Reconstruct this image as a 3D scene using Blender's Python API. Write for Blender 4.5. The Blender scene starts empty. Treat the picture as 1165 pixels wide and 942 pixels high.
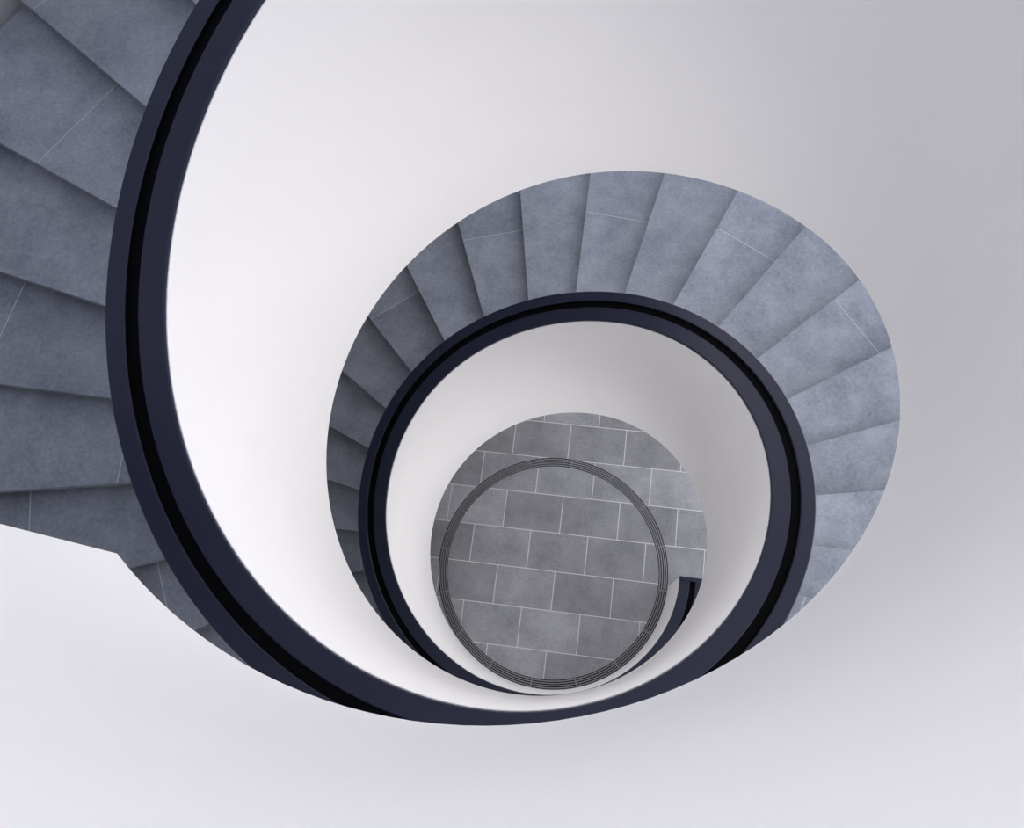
import bpy, bmesh, math
import numpy as np
from mathutils import Vector, Matrix
pi=math.pi
scene=bpy.context.scene
try:
    scene.view_settings.view_transform='Standard'
except Exception: pass

# ------------------------------------------------ stair dimensions
RO=1.2023; RI=1.0208; RW=3.45
HB=1.6356      # rail top -> soffit edge
H=1.25         # rail top -> tread
ZF=-7.35       # ground floor
H_LEVEL=-0.03
T0=7.718; DT=0.1969
PH_END=3.948*pi
PH_TOP=math.radians(-136.4)
WIN0,WIN1=math.radians(-75),math.radians(95)
knots=np.arange(-.75,4.1,.25)*pi
Wk=[.311,.079,-.133,-.158,-.069,-.027,.042,.093,.051,-.002,-.069,-.149,-.124,-.015,-.032,.053,.131,.087,.014,-.064]
def hraw(p):
    win=np.linspace(-.12,.12,9)*pi
    return 2.1406+3.0886*(p-pi)/(2*pi)+float(np.mean(np.interp(p+win,knots,Wk)))
def zr(p): return -max(hraw(p),H_LEVEL)

# ------------------------------------------------ helpers
def new_obj(name,verts,faces,mat=None,smooth=False,parent=None):
    me=bpy.data.meshes.new(name); me.from_pydata(verts,[],faces); me.update()
    ob=bpy.data.objects.new(name,me); scene.collection.objects.link(ob)
    if mat: me.materials.append(mat)
    bm=bmesh.new(); bm.from_mesh(me); bmesh.ops.recalc_face_normals(bm,faces=bm.faces); bm.to_mesh(me); bm.free()
    if smooth:
        for p in me.polygons: p.use_smooth=True
        try: me.set_sharp_from_angle(angle=math.radians(30))
        except Exception: pass
    if parent: ob.parent=parent
    return ob
def empty(name):
    e=bpy.data.objects.new(name,None); scene.collection.objects.link(e); return e
def sweep(name,path,prof,mat,parent,smooth=True,caps=True):
    V=[];F=[];n=None
    for it in path:
        pr=prof(it); n=len(pr)
        for o,z in pr:
            V.append((it[0][0]+it[1][0]*o,it[0][1]+it[1][1]*o,z))
    for i in range(len(path)-1):
        for j in range(n):
            a=i*n+j;b=i*n+(j+1)%n
            F.append((a,b,b+n,a+n))
    if caps:
        F.append(tuple(range(n))[::-1]); F.append(tuple(range((len(path)-1)*n,len(path)*n)))
    return new_obj(name,V,F,mat,smooth,parent)

# ------------------------------------------------ materials
def mat_new(name):
    m=bpy.data.materials.new(name); m.use_nodes=True
    nt=m.node_tree; b=nt.nodes['Principled BSDF']; return m,nt,b
def N(nt,t,**k):
    n=nt.nodes.new(t)
    for a,v in k.items(): setattr(n,a,v)
    return n
def plaster(name,col,bump=.03):
    m,nt,b=mat_new(name)
    tc=N(nt,'ShaderNodeTexCoord')
    no=N(nt,'ShaderNodeTexNoise'); no.inputs['Scale'].default_value=3; no.inputs['Detail'].default_value=4
    nt.links.new(tc.outputs['Object'],no.inputs['Vector'])
    r=N(nt,'ShaderNodeValToRGB'); r.color_ramp.elements[0].position=.3; r.color_ramp.elements[1].position=.7
    r.color_ramp.elements[0].color=(*[c*.98 for c in col],1); r.color_ramp.elements[1].color=(*col,1)
    nt.links.new(no.outputs['Fac'],r.inputs[0]); nt.links.new(r.outputs[0],b.inputs['Base Color'])
    n2=N(nt,'ShaderNodeTexNoise'); n2.inputs['Scale'].default_value=180
    nt.links.new(tc.outputs['Object'],n2.inputs['Vector'])
    bp=N(nt,'ShaderNodeBump'); bp.inputs['Strength'].default_value=bump; bp.inputs['Distance'].default_value=.003
    nt.links.new(n2.outputs['Fac'],bp.inputs['Height']); nt.links.new(bp.outputs[0],b.inputs['Normal'])
    b.inputs['Roughness'].default_value=.7
    return m
def stone_nodes(nt,b,c0,c1,vec):
    n1=N(nt,'ShaderNodeTexNoise'); n1.inputs['Scale'].default_value=3.5; n1.inputs['Detail'].default_value=9; n1.inputs['Roughness'].default_value=.68
    n2=N(nt,'ShaderNodeTexNoise'); n2.inputs['Scale'].default_value=60; n2.inputs['Detail'].default_value=4
    nt.links.new(vec,n1.inputs['Vector']); nt.links.new(vec,n2.inputs['Vector'])
    mx=N(nt,'ShaderNodeMath',operation='MULTIPLY_ADD'); mx.inputs[1].default_value=.45
    nt.links.new(n2.outputs['Fac'],mx.inputs[0]); nt.links.new(n1.outputs['Fac'],mx.inputs[2])
    r=N(nt,'ShaderNodeValToRGB'); r.color_ramp.elements[0].position=.52; r.color_ramp.elements[1].position=.93
    r.color_ramp.elements[0].color=(*c0,1); r.color_ramp.elements[1].color=(*c1,1)
    nt.links.new(mx.outputs[0],r.inputs[0])
    bp=N(nt,'ShaderNodeBump'); bp.inputs['Strength'].default_value=.2; bp.inputs['Distance'].default_value=.002
    nt.links.new(n2.outputs['Fac'],bp.inputs['Height']); nt.links.new(bp.outputs[0],b.inputs['Normal'])
    return r.outputs[0]
S0=(.15,.168,.205); S1=(.30,.32,.36)
def stone(name,c0=S0,c1=S1,rough=.5):
    m,nt,b=mat_new(name); tc=N(nt,'ShaderNodeTexCoord')
    oi=N(nt,'ShaderNodeNewGeometry')
    c=stone_nodes(nt,b,c0,c1,tc.outputs['Object'])
    hs=N(nt,'ShaderNodeHueSaturation'); nt.links.new(c,hs.inputs['Color'])
    mr=N(nt,'ShaderNodeMapRange'); mr.inputs['To Min'].default_value=.9; mr.inputs['To Max'].default_value=1.1
    nt.links.new(oi.outputs['Random Per Island'],mr.inputs['Value']); nt.links.new(mr.outputs[0],hs.inputs['Value'])
    nt.links.new(hs.outputs[0],b.inputs['Base Color']); b.inputs['Roughness'].default_value=rough
    return m
def plain(name,col,rough,metal=0):
    m,nt,b=mat_new(name); tc=N(nt,'ShaderNodeTexCoord')
    no=N(nt,'ShaderNodeTexNoise'); no.inputs['Scale'].default_value=8
    nt.links.new(tc.outputs['Object'],no.inputs['Vector'])
    r=N(nt,'ShaderNodeValToRGB'); r.color_ramp.elements[0].color=(*[c*.9 for c in col],1); r.color_ramp.elements[1].color=(*[min(1,c*1.1) for c in col],1)
    nt.links.new(no.outputs['Fac'],r.inputs[0]); nt.links.new(r.outputs[0],b.inputs['Base Color'])
    b.inputs['Roughness'].default_value=rough; b.inputs['Metallic'].default_value=metal
    return m
M_white=plaster('white_plaster',(.868,.855,.85))
M_wall=plaster('wall_plaster',(.5,.5,.52))
M_tread=stone('tread_stone')
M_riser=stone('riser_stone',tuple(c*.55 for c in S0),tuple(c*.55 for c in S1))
M_joint=plain('pale_joint_mortar',(.46,.47,.5),.8)
M_rail=plain('navy_painted_steel',(.007,.0095,.030),.36)
M_rail.node_tree.nodes['Principled BSDF'].inputs['Specular IOR Level'].default_value=.35
M_slot=plain('black_rail_groove',(.001,.001,.002),.9)
M_slot.node_tree.nodes['Principled BSDF'].inputs['Specular IOR Level'].default_value=.1
M_grate=plain('grate_steel',(.27,.275,.29),.4,.3)
M_pit=plain('grate_pit',(.006,.006,.007),.8)
M_frame=plain('window_frame_metal',(.08,.085,.1),.4)

def floor_mat():
    m,nt,b=mat_new('floor_stone_tiles'); tc=N(nt,'ShaderNodeTexCoord')
    mp=N(nt,'ShaderNodeMapping',vector_type='TEXTURE')
    a=math.radians(-6.6); W_,Hh=.506,.336
    mp.inputs['Rotation'].default_value=(0,0,a)
    u0,v0=.029,.3165-Hh
    ox=u0*math.cos(a)-v0*math.sin(a); oy=u0*math.sin(a)+v0*math.cos(a)
    mp.inputs['Location'].default_value=(ox,oy,0)
    nt.links.new(tc.outputs['Object'],mp.inputs['Vector'])
    br=N(nt,'ShaderNodeTexBrick'); br.offset=.5; br.offset_frequency=2; br.squash=1
    br.inputs['Scale'].default_value=1; br.inputs['Brick Width'].default_value=W_; br.inputs['Row Height'].default_value=Hh
    br.inputs['Mortar Size'].default_value=.0032; br.inputs['Mortar Smooth'].default_value=.0; br.inputs['Bias'].default_value=0
    br.inputs['Color1'].default_value=(.82,.82,.82,1); br.inputs['Color2'].default_value=(1.2,1.2,1.2,1)
    nt.links.new(mp.outputs[0],br.inputs['Vector'])
    c=stone_nodes(nt,b,(.205,.21,.225),(.36,.365,.38),tc.outputs['Object'])
    mu=N(nt,'ShaderNodeMix',data_type='RGBA',blend_type='MULTIPLY'); mu.inputs[0].default_value=1
    nt.links.new(c,mu.inputs[6]); nt.links.new(br.outputs['Color'],mu.inputs[7])
    m2=N(nt,'ShaderNodeMix',data_type='RGBA'); nt.links.new(br.outputs['Fac'],m2.inputs[0])
    nt.links.new(mu.outputs[2],m2.inputs[6]); m2.inputs[7].default_value=(.68,.68,.7,1)
    nt.links.new(m2.outputs[2],b.inputs['Base Color']); b.inputs['Roughness'].default_value=.5
    return m
M_floor=floor_mat()

# ------------------------------------------------ path of balustrade
def pol(r,p): return (r*math.cos(p),r*math.sin(p))
def helix_items(p0,p1,step=math.radians(2.5)):
    n=max(2,int(math.ceil((p1-p0)/step))); out=[]
    for i in range(n+1):
        p=p0+(p1-p0)*i/n; u=pol(1,p); z=zr(p)
        out.append((u,u,z,max(z-HB,ZF)))
    return out
d=np.array([-.977,.215]); d/=np.linalg.norm(d)
nrm=np.array([-.215,-.977]); nrm/=np.linalg.norm(nrm)
corner=np.array(pol(1,PH_TOP))
t=0
while np.linalg.norm(corner+d*t+nrm*.2)<RW-.03: t+=.01
Wp=corner+d*t
u=np.array(corner); m=(u+nrm); m=m/np.linalg.norm(m); m=m/max(.5,float(m@u))
zt=-H_LEVEL
path=[(tuple(Wp),tuple(nrm),zt,zt-HB),(tuple(corner),tuple(m),zt,zt-HB)]+helix_items(PH_TOP,PH_END)[1:]

st=empty('spiral_staircase')
BT=RI-1-.0035
def prof_body(it):
    z=it[2]; b=it[3]
    return [(BT,z-.02),(.198,z-.02),(.2,z-.035),(.2,b),(0,b)]
sweep('balustrade',path,prof_body,M_white,st)
G0,G1=.101,.141
def prof_cop(it):
    z=it[2]; e=.004
    o=RO-1; i=RI-1; g1=G1; g0=G0
    return [(i,z-.03),(i,z-.004-e),(i+e,z-.004),(g0-e,z),(g0,z-e),(g0,z-.0195),(g1,z-.0195),(g1,z-e),(g1+e,z),(o-e,z),(o,z-e),(o,z-.08),(.2,z-.08),(.2,z-.019),(.03,z-.019),(BT,z-.03)]
cop=sweep('coping',path,prof_cop,M_rail,st)
def prof_slot(it):
    z=it[2]; return [(G0+.0002,z-.0193),(G0+.0002,z-.004),(G0+.0015,z-.004),(G0+.0015,z-.018),(G1-.0015,z-.018),(G1-.0015,z-.004),(G1-.0002,z-.004),(G1-.0002,z-.0193)]
sweep('coping_groove',path,prof_slot,M_slot,st)
e0=helix_items(PH_END,PH_END+.028,.01)
sweep('coping_end_cap',e0,lambda it:[(RI-1,it[2]-.09),(RI-1,it[2]+.002),(RO-1,it[2]+.002),(RO-1,it[2]-.09)],M_rail,st)
e1=helix_items(PH_END+.0005,PH_END+.02,.01)
sweep('balustrade_end',e1,lambda it:[(0,it[3]),(BT,it[2]-.085),(.2,it[2]-.085),(.2,it[3])],M_white,st)

ROUT=RW-.05
V=[];F=[]
ps=[p for p in np.arange(math.radians(-85),PH_END,math.radians(3)) if zr(p)-HB>ZF+.02]
rr=(1.0005,1.2,1.6,2.0,2.7,ROUT)
for k,p in enumerate(ps):
    z=zr(p)-HB
    for r in rr: V.append((*pol(r,p),z))
    if k:
        for j in range(5):
            a=(k-1)*6+j; F.append((a,a+1,a+7,a+6))
new_obj('soffit',V,F,M_white,True,st)

V=[];F=[];V2=[];F2=[];V3=[];F3=[]
def arcbox(V,F,r0,r1,p0,p1,z0,z1,n=4):
    b=len(V)
    for i in range(n+1):
        p=p0+(p1-p0)*i/n
        for r,z in ((r0,z0),(r1,z0),(r1,z1),(r0,z1)): V.append((*pol(r,p),z))
    for i in range(n):
        for j in range(4):
            a=b+i*4+j; c=b+i*4+(j+1)%4; F.append((a,c,c+4,a+4))
    F.append((b,b+3,b+2,b+1)); e=b+n*4; F.append((e,e+1,e+2,e+3))
i0=int(math.ceil((math.radians(-84)-T0)/DT))
RIN=1.2005
RJ={-27:3.2,-26:2.65,-25:3.2,-24:2.53,-23:1.84,-22:2.3,-21:1.75,-4:2.42,4:2.28,2:2.46}
k=i0
while True:
    pa=T0+DT*(k-1); pb=T0+DT*k
    z=zr(pb)-H
    if z<ZF+.03: break
    rj=RJ.get(k, 2.49 if k%2==0 else 1.5)
    if k==i0: pa=math.radians(-89.4)
    g=.0028
    nose=.022/1.8
    arcbox(V,F,RIN,rj-g,pa-.002,pb+nose,z-.035,z,1)
    arcbox(V,F,rj+g,ROUT,pa-.002,pb+nose,z-.035,z,1)
    arcbox(V2,F2,rj-g,rj+g,pa,pb+nose*.8,z-.03,z-.0008,1)
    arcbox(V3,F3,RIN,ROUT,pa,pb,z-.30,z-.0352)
    k+=1
new_obj('treads',V,F,M_tread,False,st)
new_obj('tread_joints',V2,F2,M_joint,False,st)
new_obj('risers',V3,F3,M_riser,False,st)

# ------------------------------------------------ landing
zl=zt-H
pa=math.radians(-89.5)
pts=[pol(1.2,pa)]
for q in np.linspace(pa,PH_TOP,14)[1:]: pts.append(pol(1.2,q))
w2=np.array(Wp)+nrm*.2
pts=pts[:-1]; pts.append(tuple(corner+np.array(m)*.2)); pts.append(tuple(w2))
aw=math.atan2(w2[1],w2[0])
while aw>pa: aw-=2*pi
while aw<pa-2*pi: aw+=2*pi
for q in np.linspace(aw,pa,30): pts.append(pol(RW-.06,q))
def prism(name,pts,z0,z1,mat,parent=None):
    n=len(pts); V=[(x,y,z0) for x,y in pts]+[(x,y,z1) for x,y in pts]
    F=[tuple(range(n))[::-1],tuple(range(n,2*n))]+[(i,(i+1)%n,n+(i+1)%n,n+i) for i in range(n)]
    return new_obj(name,V,F,mat,False,parent)
la=empty('stair_landing')
prism('landing_slab',pts,zt-HB,zl-.04,M_white,la)
prism('landing_paving',pts,zl-.0395,zl,M_tread,la)

# ------------------------------------------------ floor, grate
def disc(name,r0,r1,z,mat,n=160,parent=None):
    V=[];F=[]
    for i in range(n):
        a=2*pi*i/n; V+= [(*pol(r0,a),z),(*pol(r1,a),z)]
    for i in range(n):
        a=2*i;b=2*((i+1)%n); F.append((a,a+1,b+1,b))
    return new_obj(name,V,F,mat,False,parent)
GR0,GR1=.920,.999
n=200
V=[(*pol(GR0,2*pi*i/n),ZF) for i in range(n)]; F=[tuple(range(n))]
b=len(V)
for i in range(n): V+=[(*pol(GR1,2*pi*i/n),ZF),(*pol(RW+.1,2*pi*i/n),ZF)]
for i in range(n):
    a=b+2*i;c=b+2*((i+1)%n); F.append((a,a+1,c+1,c))
new_obj('floor',V,F,M_floor)
gt=empty('floor_grate')
def ring(V,F,r0,r1,z0,z1,n=200):
    b=len(V)
    for i in range(n):
        a=2*pi*i/n
        for r,z in ((r0,z0),(r1,z0),(r1,z1),(r0,z1)): V.append((*pol(r,a),z))
    for i in range(n):
        for j in range(4):
            F.append((b+i*4+j,b+i*4+(j+1)%4,b+((i+1)%n)*4+(j+1)%4,b+((i+1)%n)*4+j))
V=[];F=[]
nb=4; w=(GR1-GR0)-.016; bw=.0085
for i in range(nb):
    rc=GR0+.008+bw/2+(w-bw)*i/(nb-1)
    ring(V,F,rc-bw/2,rc+bw/2,ZF-.03,ZF+.001)
for i in range(16):
    a=2*pi*i/16+.2; arcbox(V,F,GR0+.001,GR1-.001,a,a+.008,ZF-.03,ZF+.0005,1)
new_obj('grate_bars',V,F,M_grate,False,gt)
V=[];F=[]; ring(V,F,GR0-.002,GR1+.002,ZF-.06,ZF-.05)
ring(V,F,GR0-.004,GR0-.0005,ZF-.05,ZF-.001); ring(V,F,GR1+.0005,GR1+.004,ZF-.05,ZF-.001)
new_obj('grate_channel',V,F,M_pit,False,gt)

# ------------------------------------------------ walls / ceiling
ZC=2.6
V=[];F=[]; n=120
for i in range(n+1):
    a=WIN1+(2*pi-(WIN1-WIN0))*i/n
    V+=[(*pol(RW,a),ZF),(*pol(RW,a),ZC)]
for i in range(n):
    a=2*i;b=2*(i+1); F.append((a,b,b+1,a+1))
new_obj('wall_round',V,F,M_wall,True)
V=[];F=[]
for i in range(13):
    a=WIN0+(WIN1-WIN0)*i/12; arcbox(V,F,RW-.02,RW+.06,a-.008,a+.008,ZF,ZC,1)
for z in (ZF+.03,ZF+2.5,ZF+5.0,ZF+7.5,ZC-.05): arcbox(V,F,RW-.01,RW+.05,WIN0,WIN1,z-.03,z+.03,48)
new_obj('window_1',V,F,M_frame)
disc('ceiling',2.2,RW,ZC,M_wall)

# ------------------------------------------------ light
w=bpy.data.worlds.new('sky'); scene.world=w; w.use_nodes=True
nt=w.node_tree; bg=nt.nodes['Background']; bg.inputs[1].default_value=1.0
tc=N(nt,'ShaderNodeTexCoord'); sx=N(nt,'ShaderNodeSeparateXYZ'); nt.links.new(tc.outputs['Generated'],sx.inputs[0])
mr=N(nt,'ShaderNodeMapRange'); mr.inputs['From Min'].default_value=0; mr.inputs['From Max'].default_value=1
nt.links.new(sx.outputs['Z'],mr.inputs['Value'])
mx=N(nt,'ShaderNodeMix',data_type='RGBA'); nt.links.new(mr.outputs[0],mx.inputs[0])
mx.inputs[6].default_value=(2.9,2.86,2.9,1); mx.inputs[7].default_value=(.85,.98,1.4,1)
nt.links.new(mx.outputs[2],bg.inputs[0])

# ------------------------------------------------ camera
Nx,Ny,f=652.94,773.46,950.
nv=Vector((Nx-582.5,-(Ny-471),-f)).normalized()
q=nv.rotation_difference(Vector((0,0,-1)))
cam=bpy.data.cameras.new('camera'); co=bpy.data.objects.new('camera',cam); scene.collection.objects.link(co)
co.matrix_world=Matrix.Translation((.1784,-.9188,0))@q.to_matrix().to_4x4()
cam.sensor_fit='HORIZONTAL'; cam.sensor_width=36; cam.lens=f/1165*36; cam.clip_start=.005; cam.clip_end=100
scene.camera=co
